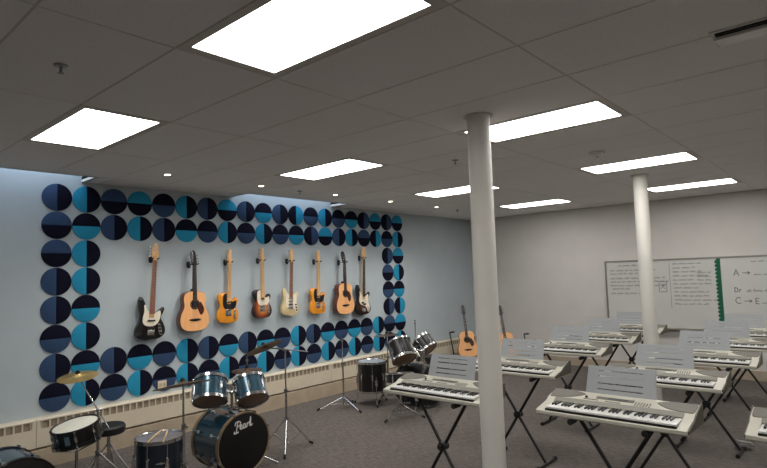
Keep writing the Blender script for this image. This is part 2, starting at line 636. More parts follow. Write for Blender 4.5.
HM = {(s, c): half_mesh({'top': 0, 'left': PI / 2, 'bottom': PI, 'right': -PI / 2}[s], FM[c]) for s in ('top', 'left', 'bottom', 'right') for c in 'NBC'}
for r, row in enumerate(ROWS):
    for c, ch in enumerate(row):
        if ch == '.':
            continue
        o_, p, q = CODE[ch]
        rown = ('top', 'second', 'third', 'fourth', 'fifth', 'sixth', 'seventh', 'bottom')[r]
        nth = 20 - c
        suf = {1: 'st', 2: 'nd', 3: 'rd'}.get(nth, 'th')
        if 2 <= r <= 5:
            where = '%s row, %s column beside the %s bass' % (rown, 'inner' if c in (1, 18) else 'outer', 'black' if c < 2 else 'sunburst')
        else:
            where = '%s row, %d%s from the far corner' % (rown, nth, suf)
        lb = ('felt disc split upright, %s beside %s, ' if o_ == 'V' else 'felt disc split level, %s over %s, ') % (WORD[p], WORD[q]) + where
        root = thing('acoustic_disc', lb, 'wall disc', (XL + .0005, 2.113 + .3017 * c, CZ + .965 - .3045 * r), group='felt wall discs around the guitars')
        for s_, k in zip(('left', 'right') if o_ == 'V' else ('top', 'bottom'), (p, q)):
            h_ = bpy.data.objects.new('half_disc', HM[(s_, k)])
            COL.objects.link(h_)
            h_.parent = root

# wall outlet above the heater
root = thing('wall_outlet', 'ivory electrical outlet plate low on the blue wall', 'outlet', (XL + DT + .001, 3.285, .60))
MB().prism([(-.054, -.048), (.054, -.048), (.054, .048), (-.054, .048)], 0, .008, 'x', bev=.002).build('plate', M_OUTLET, root)
for z in (-.024, .024):
    MB().box(.008, .011, z - .014, z + .014, -.017, .017).build('socket', M_HEATBASE, root, 0)

# ------------------------------------------------------------------ convector heater along the blue wall
heater = thing('convector_heater', 'long cream baseboard convector with a row of square slots', 'heater', (XL + .002, 0, 0))
edges = [-2.16 + 2.035 * i for i in range(7)]
edges = [e for e in edges if e < YB] + [YB - .03]
X0, X1 = .0, .12
for a, b_ in zip(edges, edges[1:]):
    if b_ - a < .2:
        continue
    p = MB()
    p.prism([(0, .492), (X1 - .012, .492), (X1, .478), (X1, .468), (0, .468)], a + .002, b_ - .002, 'y')
    p.box(X1 - .006, X1, a + .002, b_ - .002, .215, .392)
    n = int((b_ - a - .085) / .0745)
    st = a + (b_ - a - n * .0745) / 2
    p.box(X1 - .006, X1, a + .002, st, .392, .468)
    p.box(X1 - .006, X1, st + n * .0745, b_ - .002, .392, .468)
    for i in range(n + 1):
        yy = st + i * .0745
        p.box(X1 - .006, X1, yy - .0075, yy + .0075, .392, .468)
    p.box(X1 - .03, X1, a + .002, b_ - .002, .209, .2152)
    cov = p.build('cover', M_HEAT, heater, 30)
    MB().box(X1 - .05, X1 - .016, a, b_, .30, .468).build('fin_pack', M_SLOT, cov, 0)
    fins = MB()
    for i in range(int((b_ - a) / .075)):
        fins.box(X1 - .05, X1 - .02, a + .03 + .075 * i, a + .036 + .075 * i, .185, .212)
    tag(fins.build('inlet_fins', M_HEATBASE, cov, 0), kind='stuff')
MB().box(0, X1 - .05, -2.16, YB - .03, .0, .30).box(X1 - .05, X1 + .02, -2.16, YB - .03, 0, .185).build('base', M_HEATBASE, heater, 0)


# ------------------------------------------------------------------ guitars
def mirror(pts):
    return pts + [(-x, z) for x, z in reversed(pts) if abs(x) > 1e-6]


TELE = [(0, 0), (.08, .004), (.14, .03), (.163, .09), (.152, .15), (.125, .195), (.12, .23), (.138, .265), (.145, .305), (.128, .335),
        (.098, .332), (.07, .30), (.047, .285), (.03, .30), (.03, .365), (.02, .392), (-.03, .40), (-.10, .40), (-.145, .375), (-.155, .33), (-.135, .27),
        (-.12, .23), (-.127, .19), (-.155, .14), (-.163, .08), (-.14, .03), (-.08, .004)]
STRAT = [(0, 0), (.09, .008), (.15, .045), (.163, .11), (.14, .18), (.12, .215), (.125, .25), (.142, .295), (.146, .335), (.125, .352), (.092, .335),
         (.062, .31), (.032, .305), (-.032, .315), (-.058, .335), (-.078, .37), (-.10, .402), (-.128, .40), (-.145, .36), (-.14, .31), (-.125, .26),
         (-.13, .21), (-.155, .15), (-.16, .08), (-.13, .025)]
JBASS = [(.02, .005), (.12, .02), (.175, .07), (.18, .13), (.15, .20), (.125, .24), (.125, .28), (.145, .32), (.158, .36), (.145, .387), (.112, .366),
         (.065, .325), (.03, .31), (-.03, .325), (-.06, .37), (-.09, .45), (-.12, .50), (-.15, .50), (-.165, .44), (-.15, .35), (-.135, .28),
         (-.145, .21), (-.18, .14), (-.185, .07), (-.14, .02), (-.06, 0)]
DREAD = mirror([(0, 0), (.12, .012), (.18, .06), (.2, .13), (.188, .21), (.155, .275), (.143, .315), (.146, .36), (.15, .42), (.125, .475), (.06, .497), (0, .5)])


def guitar(root, kind, body_m, side_m, guard_m, neck_m, board_m):
    if kind == 'acoustic':
        out, T, joint, nut, bridge, hl = DREAD, .105, .50, .825, .145, .205
    elif kind == 'tele':
        out, T, joint, nut, bridge, hl = TELE, .045, .31, .795, .14, .19
    elif kind == 'strat':
        out, T, joint, nut, bridge, hl = STRAT, .045, .30, .80, .145, .195
    else:
        out, T, joint, nut, bridge, hl = JBASS, .045, .325, .945, .10, .205
    loop = smooth_loop(out, 3)
    body = MB().prism(loop, -T / 2, T / 2, 'y', bev=.004 if kind == 'acoustic' else .007).build('body', side_m if kind == 'acoustic' else body_m, root, 40)
    fr = -T / 2                                   # front face
    if kind == 'acoustic':
        MB().prism(inset(loop, .003), fr - .002, fr + .004, 'y').build('soundboard', body_m, root, 40)
        MB().lathe([(0, 0), (.05, 0), (.05, .002), (0, .002)], 24, Matrix.Translation((0, fr - .0022, .335)) @ Matrix.Rotation(PI / 2, 4, 'X')).build('sound_hole', M_RUBBER, root)
        MB().lathe([(.052, 0), (.066, 0), (.066, .001), (.052, .001)], 24, Matrix.Translation((0, fr - .0022, .335)) @ Matrix.Rotation(PI / 2, 4, 'X'), close=True).build('rosette', M_ROSE, root)
        pg = smooth_loop([(.03, .30), (.058, .34), (.075, .365), (.10, .33), (.125, .27), (.11, .215), (.075, .20), (.05, .25)], 3)
        MB().prism(pg, fr - .0042, fr - .0012, 'y').build('pickguard', guard_m, root, 40)
        bo = smooth_loop([(-.085, bridge), (-.05, bridge - .014), (0, bridge - .022), (.05, bridge - .014), (.085, bridge), (.05, bridge + .008), (0, bridge + .012), (-.05, bridge + .008)], 2)
        MB().prism(bo, fr - .011, fr - .001, 'y', bev=.002).build('bridge', M_RUBBER, root, 40)
        nf = fr - .006                            # front of the neck
    else:
        nf = fr - .014
        if kind == 'tele':
            pg = smooth_loop([(-.08, .375), (-.03, .385), (-.03, .30), (.03, .30), (.06, .28), (.11, .30), (.118, .25), (.10, .20), (.06, .18), (-.02, .185), (-.06, .19), (-.085, .24), (-.088, .31)], 2)
            MB().prism(pg, fr - .003, fr + .001, 'y').build('pickguard', guard_m, root, 40)
            MB().prism([(-.042, .09), (.042, .09), (.042, .178), (-.042, .178)], fr - .005, fr, 'y', bev=.002).build('bridge', M_CHROME, root, 40)
            MB().prism([(-.036, .155), (.036, .165), (.036, .178), (-.036, .168)], fr - .010, fr - .004, 'y').build('pickup', M_RUBBER, root, 40)
            MB().prism([(-.034, .262), (.034, .262), (.034, .282), (-.034, .282)], fr - .010, fr - .002, 'y', bev=.002).build('pickup', M_CHROME, root, 40)
            MB().prism([(.085, .05), (.112, .05), (.112, .18), (.085, .18)], fr - .004, fr, 'y', bev=.001).build('control_plate', M_CHROME, root, 40)
            for z in (.08, .115):
                MB().cyl((.098, fr - .004, z), (.098, fr - .02, z), .010, .009, 14).build('knob', M_CHROME, root)
            MB().cyl((.098, fr - .004, .155), (.098, fr - .018, .16), .0035).build('switch', M_RUBBER, root)
        elif kind == 'strat':
            pg = smooth_loop([(-.03, .32), (.03, .31), (.06, .305), (.10, .32), (.11, .26), (.11, .21), (.135, .13), (.13, .07), (.10, .05), (.06, .11), (-.06, .12), (-.085, .17), (-.09, .25), (-.10, .34), (-.085, .36), (-.06, .33)], 2)
            MB().prism(pg, fr - .003, fr + .001, 'y').build('pickguard', guard_m, root, 40)
            for z, t in ((.165, .012), (.215, 0), (.262, 0)):
                MB().prism([(-.04, z - .009 - t * .3), (.04, z - .009 + t * .6), (.04, z + .009 + t * .6), (-.04, z + .009 - t * .3)], fr - .011, fr - .002, 'y', bev=.002).build('pickup', M_RUBBER if z < .2 else M_STEEL, root, 40)
            MB().prism([(-.04, .105), (.04, .105), (.04, .145), (-.04, .145)], fr - .01, fr, 'y', bev=.002).build('bridge', M_CHROME, root, 40)
            for x, z in ((.095, .165), (.105, .125), (.11, .085)):
                MB().cyl((x, fr - .003, z), (x, fr - .018, z), .011, .009, 14).build('knob', M_RUBBER, root)
        else:
            pg = smooth_loop([(-.03, .33), (.03, .315), (.06, .325), (.10, .345), (.112, .31), (.105, .25), (.075, .19), (.02, .16), (-.06, .165), (-.10, .20), (-.105, .26), (-.09, .33), (-.095, .40), (-.08, .41), (-.06, .36)], 2)
            if kind == 'pbass':
                pg = smooth_loop([(-.03, .33), (.03, .315), (.06, .325), (.105, .35), (.115, .30), (.112, .24), (.15, .15), (.14, .07), (.11, .05), (.08, .11), (.03, .15), (-.05, .17), (-.09, .20), (-.105, .26), (-.09, .33), (-.095, .40), (-.06, .36)], 2)
            MB().prism(pg, fr - .003, fr + .001, 'y').build('pickguard', guard_m, root, 40)
            if kind == 'jbass':
                for z in (.135, .225):
                    MB().prism([(-.047, z - .01), (.047, z - .01), (.047, z + .01), (-.047, z + .01)], fr - .012, fr - .001, 'y', bev=.002).build('pickup', M_RUBBER, root, 40)
                cp = smooth_loop([(.085, .19), (.11, .185), (.13, .13), (.145, .07), (.13, .05), (.105, .07), (.09, .13)], 2)
                MB().prism(cp, fr - .004, fr, 'y').build('control_plate', M_CHROME, root, 40)
                for x, z in ((.103, .16), (.112, .12), (.125, .08)):
                    MB().cyl((x, fr - .003, z), (x, fr - .02, z), .011, .010, 14).build('knob', M_RUBBER, root)
            else:
                for x0, x1, z in ((-.05, 0, .205), (0, .05, .18)):
                    MB().prism([(x0, z - .014), (x1, z - .014), (x1, z + .014), (x0, z + .014)], fr - .012, fr - .001, 'y', bev=.002).build('pickup', M_RUBBER, root, 40)
                for x, z in ((.10, .13), (.115, .10), (.125, .07)):
                    MB().cyl((x, fr - .003, z), (x, fr - .02, z), .010, .009, 14).build('knob', M_CHROME, root)
            MB().prism([(-.042, .055), (.042, .055), (.042, .115), (-.042, .115)], fr - .012, fr, 'y', bev=.003).build('bridge', M_CHROME, root, 40)
    w0, w1 = (.029, .022) if kind != 'jbass' and kind != 'pbass' else (.031, .0205)
    z0 = joint - (.06 if kind != 'acoustic' else .0)
    bz = joint - (.10 if kind == 'acoustic' else .02)
    ntk = MB()
    ntk.prism([(-w0, z0), (w0, z0), (w1, nut), (-w1, nut)], nf + .004, nf + .022, 'y', bev=.004)
    if kind == 'acoustic':
        ntk.prism([(-.028, joint - .01), (.028, joint - .01), (.026, joint + .03), (-.026, joint + .03)], nf + .004, nf + .075, 'y', bev=.006)
    neck = ntk.build('neck', neck_m, root, 40)
    MB().prism([(-w0, bz), (w0, bz), (w1, nut), (-w1, nut)], nf - .002, nf + .005, 'y').build('fretboard', board_m, neck, 0)
    fr_ = MB()
    for i in range(1, 21):
        z = bridge + (nut - bridge) * 2 ** (-i / 12)
        if z > bz + .005:
            t = (z - bz) / (nut - bz)
            ww = w0 + (w1 - w0) * t
            fr_.box(-ww, ww, nf - .0032, nf - .001, z - .001, z + .001)
    fr_.build('frets', M_CHROME, neck, 0)
    st = MB()
    ns = 4 if 'bass' in kind else 6
    for i in range(ns):
        a = (i / (ns - 1) - .5)
        st.cyl((a * .055, fr - .011, bridge), (a * .038, nf - .006, nut), .0007, n=4)
    st.build('strings', M_STEEL, root, 0)
    # headstock
    if kind == 'acoustic':
        hs = [(-w1, nut), (w1, nut), (.036, nut + .035), (.034, nut + hl - .03), (.02, nut + hl - .012), (0, nut + hl), (-.02, nut + hl - .012), (-.034, nut + hl - .03), (-.036, nut + .035)]
        Mh = Matrix.Translation((0, nf, nut)) @ Matrix.Rotation(math.radians(-13), 4, 'X') @ Matrix.Translation((0, -nf, -nut))
        hd = MB().prism(hs, nf + .002, nf + .018, 'y', bev=.002, M=Mh).build('headstock', M_PGBLK, root, 40)
        for i in range(3):
            for s in (-1, 1):
                z = nut + .055 + .042 * i
                MB().cyl((s * .024, nf + .002, z), (s * .024, nf - .01, z), .005, M=Mh).cyl((s * .03, nf + .012, z), (s * .055, nf + .012, z), .003, M=Mh).ball((s * .058, nf + .012, z), .009, 8, Mh).build('tuning_peg', M_CHROME, hd)
    else:
        if 'bass' in kind:
            hs = smooth_loop([(-.021, nut), (.021, nut), (.024, nut + .03), (.05, nut + .05), (.052, nut + .08), (.036, nut + .12), (.033, nut + .17), (.02, nut + .205), (-.012, nut + .2), (-.03, nut + .17), (-.042, nut + .09), (-.04, nut + .045), (-.026, nut + .025)], 2)
        else:
            hs = smooth_loop([(-.022, nut), (.022, nut), (.026, nut + .02), (.042, nut + .035), (.042, nut + .06), (.026, nut + .09), (.028, nut + .15), (.022, nut + .185), (-.004, nut + .188), (-.026, nut + .165), (-.036, nut + .1), (-.035, nut + .035), (-.028, nut + .018)], 2)
        hd = MB().prism(hs, nf + .005, nf + .02, 'y', bev=.002).build('headstock', neck_m, root, 40)
        for i in range(ns):
            z = nut + .045 + (.125 if ns == 6 else .12) * i / (ns - 1)
            rr_ = .006 if ns == 6 else .008
            MB().cyl((-.02, nf + .006, z), (-.02, nf - .008, z), rr_ * .8, n=8).cyl((-.03, nf + .014, z), (-.055 if ns == 6 else -.062, nf + .014, z), .003, n=6).prism(
                [(-.066 - (.012 if ns == 4 else 0), z - .007), (-.052, z - .009), (-.052, z + .009), (-.066 - (.012 if ns == 4 else 0), z + .007)], nf + .011, nf + .017, 'y').build('tuning_peg', M_CHROME, hd)
    return root


WG = [  # kind, y body, z bottom, lean, label, materials
    ('jbass', 3.094, 1.162, 3.4, 'black electric bass with cream pickguard and rosewood neck, hung on the blue wall', (M_GBLACK, M_GBLACK, M_PEARL, M_MAPLE, M_ROSELT)),
    ('acoustic', 3.65, 1.213, 0, 'natural acoustic guitar hung between the black bass and a butterscotch electric', (M_SPRUCE, M_MAHOG, M_TORT, M_ROSE, M_ROSE)),
    ('tele', 4.155, 1.269, 2.0, 'butterscotch electric guitar with black pickguard, hung between acoustic and sunburst guitars', (M_BUTTER, M_BUTTER, M_PGBLK, M_MAPLE, M_MAPLE)),
    ('tele', 4.71, 1.291, .3, 'dark sunburst single-cutaway electric guitar with white pickguard and maple neck', (M_BURST, M_BURST, M_PEARL, M_MAPLE, M_MAPLE)),
    ('strat', 5.205, 1.282, 2.5, 'weathered cream double-cutaway electric guitar with three pickups', (M_CREAMB, M_CREAMB, M_PEARL, M_MAPLE, M_ROSELT)),
    ('tele', 5.752, 1.27, 1.5, 'butterscotch electric guitar with black pickguard, hung between cream guitar and acoustic', (M_BUTTER, M_BUTTER, M_PGBLK, M_MAPLE, M_MAPLE)),
    ('acoustic', 6.31, 1.229, 0, 'natural acoustic guitar hung between a butterscotch electric and a dark bass', (M_SPRUCE, M_MAHOG, M_TORT, M_ROSE, M_ROSE)),
    ('pbass', 6.765, 1.18, 2.4, 'dark sunburst electric bass with white pickguard, hung at the end by the disc column', (M_BURST2, M_BURST2, M_PEARL, M_MAPLE, M_ROSE)),
]
GNAME = {'jbass': 'bass_guitar', 'pbass': 'bass_guitar', 'acoustic': 'acoustic_guitar', 'tele': 'electric_guitar', 'strat': 'electric_guitar'}
for kind, y, z, lean, lb, mats in WG:
    gx = XL + (.098 if kind == 'acoustic' else .085)
    root = thing(GNAME[kind], lb, 'guitar', (gx, y, z), (0, 0, 0), 'guitars hung on the wall')
    # local x -> +Y of the room, local -y -> into the room; lean about the room's x axis
    root.rotation_mode = 'XYZ'
    root.rotation_euler = (Matrix.Rotation(math.radians(-lean), 3, 'X') @ Matrix.Rotation(PI / 2, 3, 'Z')).to_euler()
    guitar(root, kind, *mats)
    nz = {'jbass': .945, 'pbass': .945, 'acoustic': .825}.get(kind, .797)
    hx = nz + .012
    hy = y + math.sin(math.radians(lean)) * hx
    hz = z + hx
    hg = thing('guitar_hanger', 'black padded wall hook holding the ' + {0: 'black bass', 1: 'acoustic guitar next to the black bass', 2: 'butterscotch guitar next to the sunburst one',
               3: 'dark sunburst electric guitar', 4: 'weathered cream guitar', 5: 'butterscotch guitar next to the cream one', 6: 'acoustic guitar next to the dark sunburst bass', 7: 'dark sunburst bass'}[[g[4] for g in WG].index(lb)],
               'guitar hook', (XL, hy, hz), group='guitar wall hooks')
    off = gx - XL + .022 + (.045 if kind == 'acoustic' else .013)
    MB().prism(smooth_loop([(-.02, -.035), (.02, -.035), (.022, .035), (-.022, .035)], 3), 0, .014, 'x', bev=.003).build('wall_plate', M_BLACK, hg)
    MB().cyl((.014, 0, 0), (off - .03, 0, 0), .005).build('arm', M_STEEL, hg)
    yk = MB()
    for s in (-1, 1):
        yk.tube([(off - .03, 0, 0), (off - .03, s * .032, 0), (off + .01, s * .034, .004), (off + .022, s * .034, .012)], .0075)
    yk.build('yoke', M_RUBBER, hg)


# ------------------------------------------------------------------ drums
def drum(root, R, D, shell_m, top_m, bot_m, hoop_m=None, lugs=6, M=None, hoop_h=.018, a0=0.2, claw=False, split=True):
    """axis local z, centre of the shell at the origin of M"""
    hoop_m = hoop_m or M_CHROME
    M = M if M is not None else Matrix()
    MB().lathe([(R, -D / 2), (R, D / 2)], 40, M).build('shell', shell_m, root)
    for s, hm in ((1, top_m), (-1, bot_m)):
        z = s * D / 2
        MB().lathe([(R + .002, z - s * hoop_h), (R + .010, z - s * hoop_h), (R + .010, z + s * .012), (R + .003, z + s * .012), (R - .004, z + s * .006), (R - .002, z)], 40, M).build('hoop', hoop_m, root)
        MB().lathe([(0, z + s * .003), (R - .006, z + s * .003), (R + .002, z)], 40, M).build('drumhead', hm, root)
    for i in range(lugs):
        a = a0 + 2 * PI * i / lugs
        Q = M @ Matrix.Rotation(a, 4, 'Z')
        lg = MB()
        if claw:
            for s in (-1, 1):
                lg = MB()
                lg.box(R - .001, R + .022, -.012, .012, s * (D / 2 - .11) - .022, s * (D / 2 - .11) + .022, Q)
                lg.cyl((R + .018, 0, s * (D / 2 - .11)), (R + .018, 0, s * (D / 2 + .004)), .004, n=6, M=Q)
                lg.box(R + .006, R + .024, -.014, .014, s * D / 2 - .006, s * D / 2 + .018, Q)
                lg.build('lug', M_CHROME, root)
            continue
        else:
            hh = min(.05, D * .22)
            lg.prism([(R - .001, -hh), (R + .014, -hh * .75), (R + .018, 0), (R + .014, hh * .75), (R - .001, hh)], -.010, .010, 'y', M=Q)
            lg.cyl((R + .012, 0, -D / 2 - .006), (R + .012, 0, D / 2 + .006), .0035, n=6, M=Q)
            for s in (-1, 1):
                lg.box(R + .004, R + .018, -.009, .009, s * D / 2 - .006, s * D / 2 + .006, Q)
        lg.build('lug', M_CHROME, root)


RIB = [0]


def ribbon(mb, pts, wd, M, h=.0012):
    """flat pen stroke through pts (x, y) in the plane of M, z up out of the surface"""
    for (x0, y0), (x1, y1) in zip(pts, pts[1:]):
        d = Vector((x1 - x0, y1 - y0))
        if d.length < 1e-6:
            continue
        n = Vector((-d.y, d.x)).normalized() * wd / 2
        RIB[0] = (RIB[0] + 1) % 40
        hq = h + RIB[0] * .00004
        e = d.normalized() * wd * .3
        mb.add([(x0 - n.x - e.x, y0 - n.y - e.y, hq), (x1 - n.x + e.x, y1 - n.y + e.y, hq), (x1 + n.x + e.x, y1 + n.y + e.y, hq), (x0 + n.x - e.x, y0 + n.y - e.y, hq)], [(0, 1, 2, 3)], M)


def curve(pts, sub=5):
    n = len(pts)
    out = []
    for i in range(n - 1):
        p0, p1, p2, p3 = Vector(pts[max(i - 1, 0)]), Vector(pts[i]), Vector(pts[i + 1]), Vector(pts[min(i + 2, n - 1)])
        for s in range(sub):
            t = s / sub
            q = .5 * ((2 * p1) + (-p0 + p2) * t + (2 * p0 - 5 * p1 + 4 * p2 - p3) * t * t + (-p0 + 3 * p1 - 3 * p2 + p3) * t ** 3)
            out.append((q.x, q.y))
    out.append(tuple(pts[-1]))
    return out


PEARL = [  # script strokes, unit height of the capital = 1
    [(.10, -.18), (.22, .2), (.38, .75), (.45, 1.0)],
    [(.05, .70), (.15, .98), (.45, 1.08), (.78, .95), (.80, .68), (.55, .50), (.32, .48)],
    [(.66, .22), (.92, .34), (.95, .50), (.82, .52), (.70, .30), (.76, .06), (.95, .06), (1.10, .20)],
    [(1.50, .46), (1.30, .52), (1.14, .30), (1.20, .06), (1.38, .10), (1.50, .46), (1.48, .08), (1.62, .10)],
    [(1.66, .06), (1.78, .48), (1.74, .34), (1.92, .52), (2.02, .46)],
    [(2.06, .10), (2.16, .5), (2.34, 1.1), (2.30, .7), (2.22, .1), (2.36, .06), (2.50, .16)],
    [(-.12, -.02), (-.2, -.22), (.1, -.24), (.4, -.2)],
]


def bass_drum(loc, label, R=.277, D=.45, shell=M_TEAL, logo=True, holder=True):
    root = thing('bass_drum', label, 'drum', loc, group='bass drums facing the room')
    zc = R + .022
    M = Matrix.Translation((-D / 2, 0, zc)) @ Matrix.Rotation(PI / 2, 4, 'Y')      # local z -> +X (front)
    drum(root, R, D, shell, M_HEADBLK, M_HEADWHT, M_HOOPWOOD if logo else M_BLACK, 8, M, .026, PI / 8, True)
    if logo:
        L = Matrix.Translation((.004, -.095, zc + .128)) @ Matrix(((0, 0, 1, 0), (1, 0, 0, 0), (0, 1, 0, 0), (0, 0, 0, 1))) @ Matrix.Rotation(math.radians(6), 4, 'Z')
        lg = MB()
        for s in PEARL:
            ribbon(lg, [(x * .076, y * .076) for x, y in curve(s)], .011, L)
        tag(lg.build('logo', M_WHITEPL, root, 0), 'white script lettering on the black drumhead')
    for s in (-1, 1):
        MB().cyl((-.10, s * R * .8, zc - R * .62), (-.02, s * (R + .12), .012), .009).ball((-.02, s * (R + .12), .012), .013).box(-.13, -.07, s * R * .8 - .025, s * R * .8 + .025, zc - R * .68, zc - R * .5).build('spur', M_CHROME, root)
    if holder:
        hb = MB().box(-.20, -.12, -.035, .035, zc + R - .004, zc + R + .035).cyl((-.16, -.022, zc + R), (-.16, -.022, zc + R + .24), .0145).cyl((-.16, .026, zc + R), (-.16, .026, zc + R + .24), .0145)
        hd = hb.build('tom_holder', M_CHROME, root)
        for s in (-1, 1):
            MB().tube([(-.16, s * .024, zc + R + .18), (-.19, s * .07, zc + R + .20), (-.22, s * .115, zc + R + .185)], .011).ball((-.16, s * .024, zc + R + .18), .024).ball((-.19, s * .07, zc + R + .2), .018).build('tom_arm', M_CHROME, hd)
    return root


def tom(loc, n, R, D, label, shell, top, bot, mount=None):
    root = thing('tom_drum', label, 'drum', loc, group='toms mounted over the bass drums')
    drum(root, R, D, shell, top, bot, None, 6, align(n), .016)
    if mount:
        mv = Vector(mount).normalized()
        MB().box(-.03, .03, -.02, .012, -.03, .03, Matrix.Translation(mv * (R + .01)) @ mv.to_track_quat('Y', 'Z').to_matrix().to_4x4()).build('bracket', M_CHROME, root)
    return root


def floor_tom(loc, R, z0, z1, label, shell, top, bot, a0=0.0, badge=None):
    root = thing('floor_tom', label, 'drum', loc, group='floor toms on three legs')
    drum(root, R, z1 - z0, shell, top, bot, None, 8, Matrix.Translation((0, 0, (z0 + z1) / 2)), .018, a0 + .3)
    for i in range(3):
        a = a0 + 2 * PI * i / 3
        c, s = math.cos(a), math.sin(a)
        rr_ = R + .022
        lg = MB().tube([(rr_ * c, rr_ * s, z0 + .22), (rr_ * c, rr_ * s, .09), ((rr_ + .045) * c, (rr_ + .045) * s, .012)], .006).build('leg', M_CHROME, root)
        MB().cyl(((rr_ + .04) * c, (rr_ + .04) * s, .0), ((rr_ + .045) * c, (rr_ + .045) * s, .035), .011).build('rubber_foot', M_RUBBER, lg)
        MB().box(R - .002, R + .035, -.016, .016, z0 + .10, z0 + .18, Matrix.Rotation(a, 4, 'Z')).build('leg_bracket', M_CHROME, root)
    if badge is not None:
        Q = Matrix.Rotation(badge, 4, 'Z') @ Matrix.Translation((R + .002, 0, z0 + (z1 - z0) * .52)) @ Matrix(((0, 0, 1, 0), (1, 0, 0, 0), (0, 1, 0, 0), (0, 0, 0, 1)))
        lg = MB()
        lg.lathe([(0, 0), (.012, 0), (.010, .004), (0, .004)], 14, Q)
        for s in (-1, 1):
            lg.prism([(s * .008, -.006), (s * .034, -.002), (s * .040, .004), (s * .010, .009)], 0, .003, 'z', M=Q)
        lg.build('badge', M_CHROME, root)
    return root


def stand(loc, label, h, a0, rl=.30, zh=.30, boom=None, group='cymbal stands', top=True, name='cymbal_stand', legr=.008):
    """tripod stand; boom = (p0, p1) local ends of a boom rod"""
    root = thing(name, label, 'cymbal stand' if 'cymbal' in name else 'stand', loc, group=group)
    MB().cyl((0, 0, .055), (0, 0, min(h, .62)), .0125, n=12).cyl((0, 0, min(h, .62) - .001), (0, 0, h), .0085, n=10).build('pole', M_CHROME, root)
    MB().cyl((0, 0, zh - .02), (0, 0, zh + .025), .022, n=12).box(.018, .04, -.006, .006, zh - .008, zh + .012).build('collar', M_STEEL, root)
    if h > .7:
        MB().cyl((0, 0, .60), (0, 0, .645), .019, n=12).cyl((.015, 0, .622), (.045, 0, .622), .004).box(.04, .05, -.014, .014, .614, .63).build('height_clamp', M_STEEL, root)
    for i in range(3):
        a = a0 + 2 * PI * i / 3
        c, s = math.cos(a), math.sin(a)
        lg = MB().cyl((.018 * c, .018 * s, zh), (rl * c, rl * s, .014), legr).build('leg', M_CHROME, root)
        MB().cyl(((rl - .03) * c, (rl - .03) * s, .035), ((rl + .012) * c, (rl + .012) * s, .013), .014, .014).build('rubber_foot', M_RUBBER, lg)
        MB().cyl((.014 * c, .014 * s, .07), (rl * .55 * c, rl * .55 * s, .014 + (zh - .014) * .45), .006).build('brace', M_CHROME, root)
    if boom:
        p0, p1 = boom
        MB().cyl(p0, p1, .006).build('boom_arm', M_CHROME, root)
        MB().ball((0, 0, h), .02).cyl((0, -.03, h), (0, .03, h), .008).build('tilter', M_STEEL, root)
    elif top:
        MB().cyl((0, 0, h - .03), (0, 0, h - .012), .016).cyl((0, 0, h - .012), (0, 0, h + .02), .005).box(-.016, .016, -.003, .003, h + .016, h + .03).build('wing_nut', M_STEEL, root)
    return root


def cymbal(loc, n, R, label, m_=M_BRASSD, group='cymbals'):
    root = thing('cymbal', label, 'cymbal', loc, group=group)
    Q = align(n)
    MB().lathe([(.006, .034), (R * .13, .030), (R * .19, .018), (R * .5, .012), (R, 0), (R, -.002), (R * .5, .010), (R * .18, .015), (R * .12, .026), (.006, .031)], 44, Q, close=True).build('plate', m_, root, 50)
    MB().lathe([(0, .062), (.012, .06), (.016, .048), (.022, .046), (.022, .033), (0, .033)], 16, Q).build('felt_washer', M_RUBBER, root)
    return root


RV = Vector((.75, .66, 0))       # sideways along the drum row, for cymbal tilts
# --- teal kit
bass_drum((-4.55, 3.08, 0), 'teal bass drum with white script lettering on its black head')
TN = (-.36, .10, 1)
tom((-4.83, 2.90, .785), Vector((-.60, .36, 1)) + RV * .06, .152, .21, 'blue tom over the lettered bass drum, beside the floor tom with drumsticks', M_TEAL2, M_HEADCLR, M_HEADBRN, (.35, .8, .05))
tom((-4.69, 3.255, .742), Vector((-.56, .38, 1)) - RV * .22, .152, .21, 'blue tom over the lettered bass drum, under the hi-hat cymbals', M_TEAL2, M_HEADCLR, M_HEADBRN, (.1, -.9, .05))
floor_tom((-4.654, 2.308, 0), .188, .17, .52, 'midnight blue floor tom with two drumsticks lying on top', M_DARKWRAP, M_HEADCLR, M_HEADBRN, 1.9, badge=-.42)
for (x, y, a, lb) in ((-4.69, 2.29, math.radians(46), 'a'), (-4.61, 2.34, math.radians(58), 'b')):
    ds = thing('drumstick', 'wooden drumstick lying on the midnight blue floor tom', 'drumstick', (x, y, .532), (0, 0, a + PI / 2), group='drumsticks on the floor tom')
    Q = Matrix.Rotation(PI / 2, 4, 'Y')
    MB().lathe([(0, -.20), (.006, -.198), (.0075, -.19), (.0075, .08), (.0045, .17), (0, .172)], 10, Q).build('shaft', M_STICK, ds)
    MB().ball((.178, 0, 0), .0065, 8, sq=1.3).build('tip', M_STICK, ds)
stand((-4.42, 2.40, 0), 'chrome cymbal stand between the floor tom and the lettered bass drum', .99, .5, .26)
cymbal((-4.42, 2.40, .965), Vector((-.15, .085, .98)) - RV * .11, .245, 'dark bronze ride cymbal tilted over the floor tom with drumsticks')
stand((-4.834, 3.81, 0), 'chrome boom cymbal stand beside the lettered bass drum, carrying the steeply tilted cymbal', 1.06, -.75, .30, .33, boom=((-.215, -.12, 1.085), (.32, .05, 1.055)))
cymbal((-5.045, 3.695, 1.085), Vector((-.19, .13, .97)) - RV * .37, .205, 'dark crash cymbal tilted steeply on the boom arm')
hh = stand((-5.46, 3.75, 0), 'hi-hat stand behind the blue toms with a pair of cymbals', .93, .3, .25, .25, name='cymbal_stand')
cymbal((-5.46, 3.75, .795), (.0, .0, 1), .172, 'flat hi-hat cymbal above the blue tom, upper one of the pair')
cymbal((-5.46, 3.75, .785), (.0, .0, -1), .172, 'flat hi-hat cymbal above the blue tom, lower one of the pair')

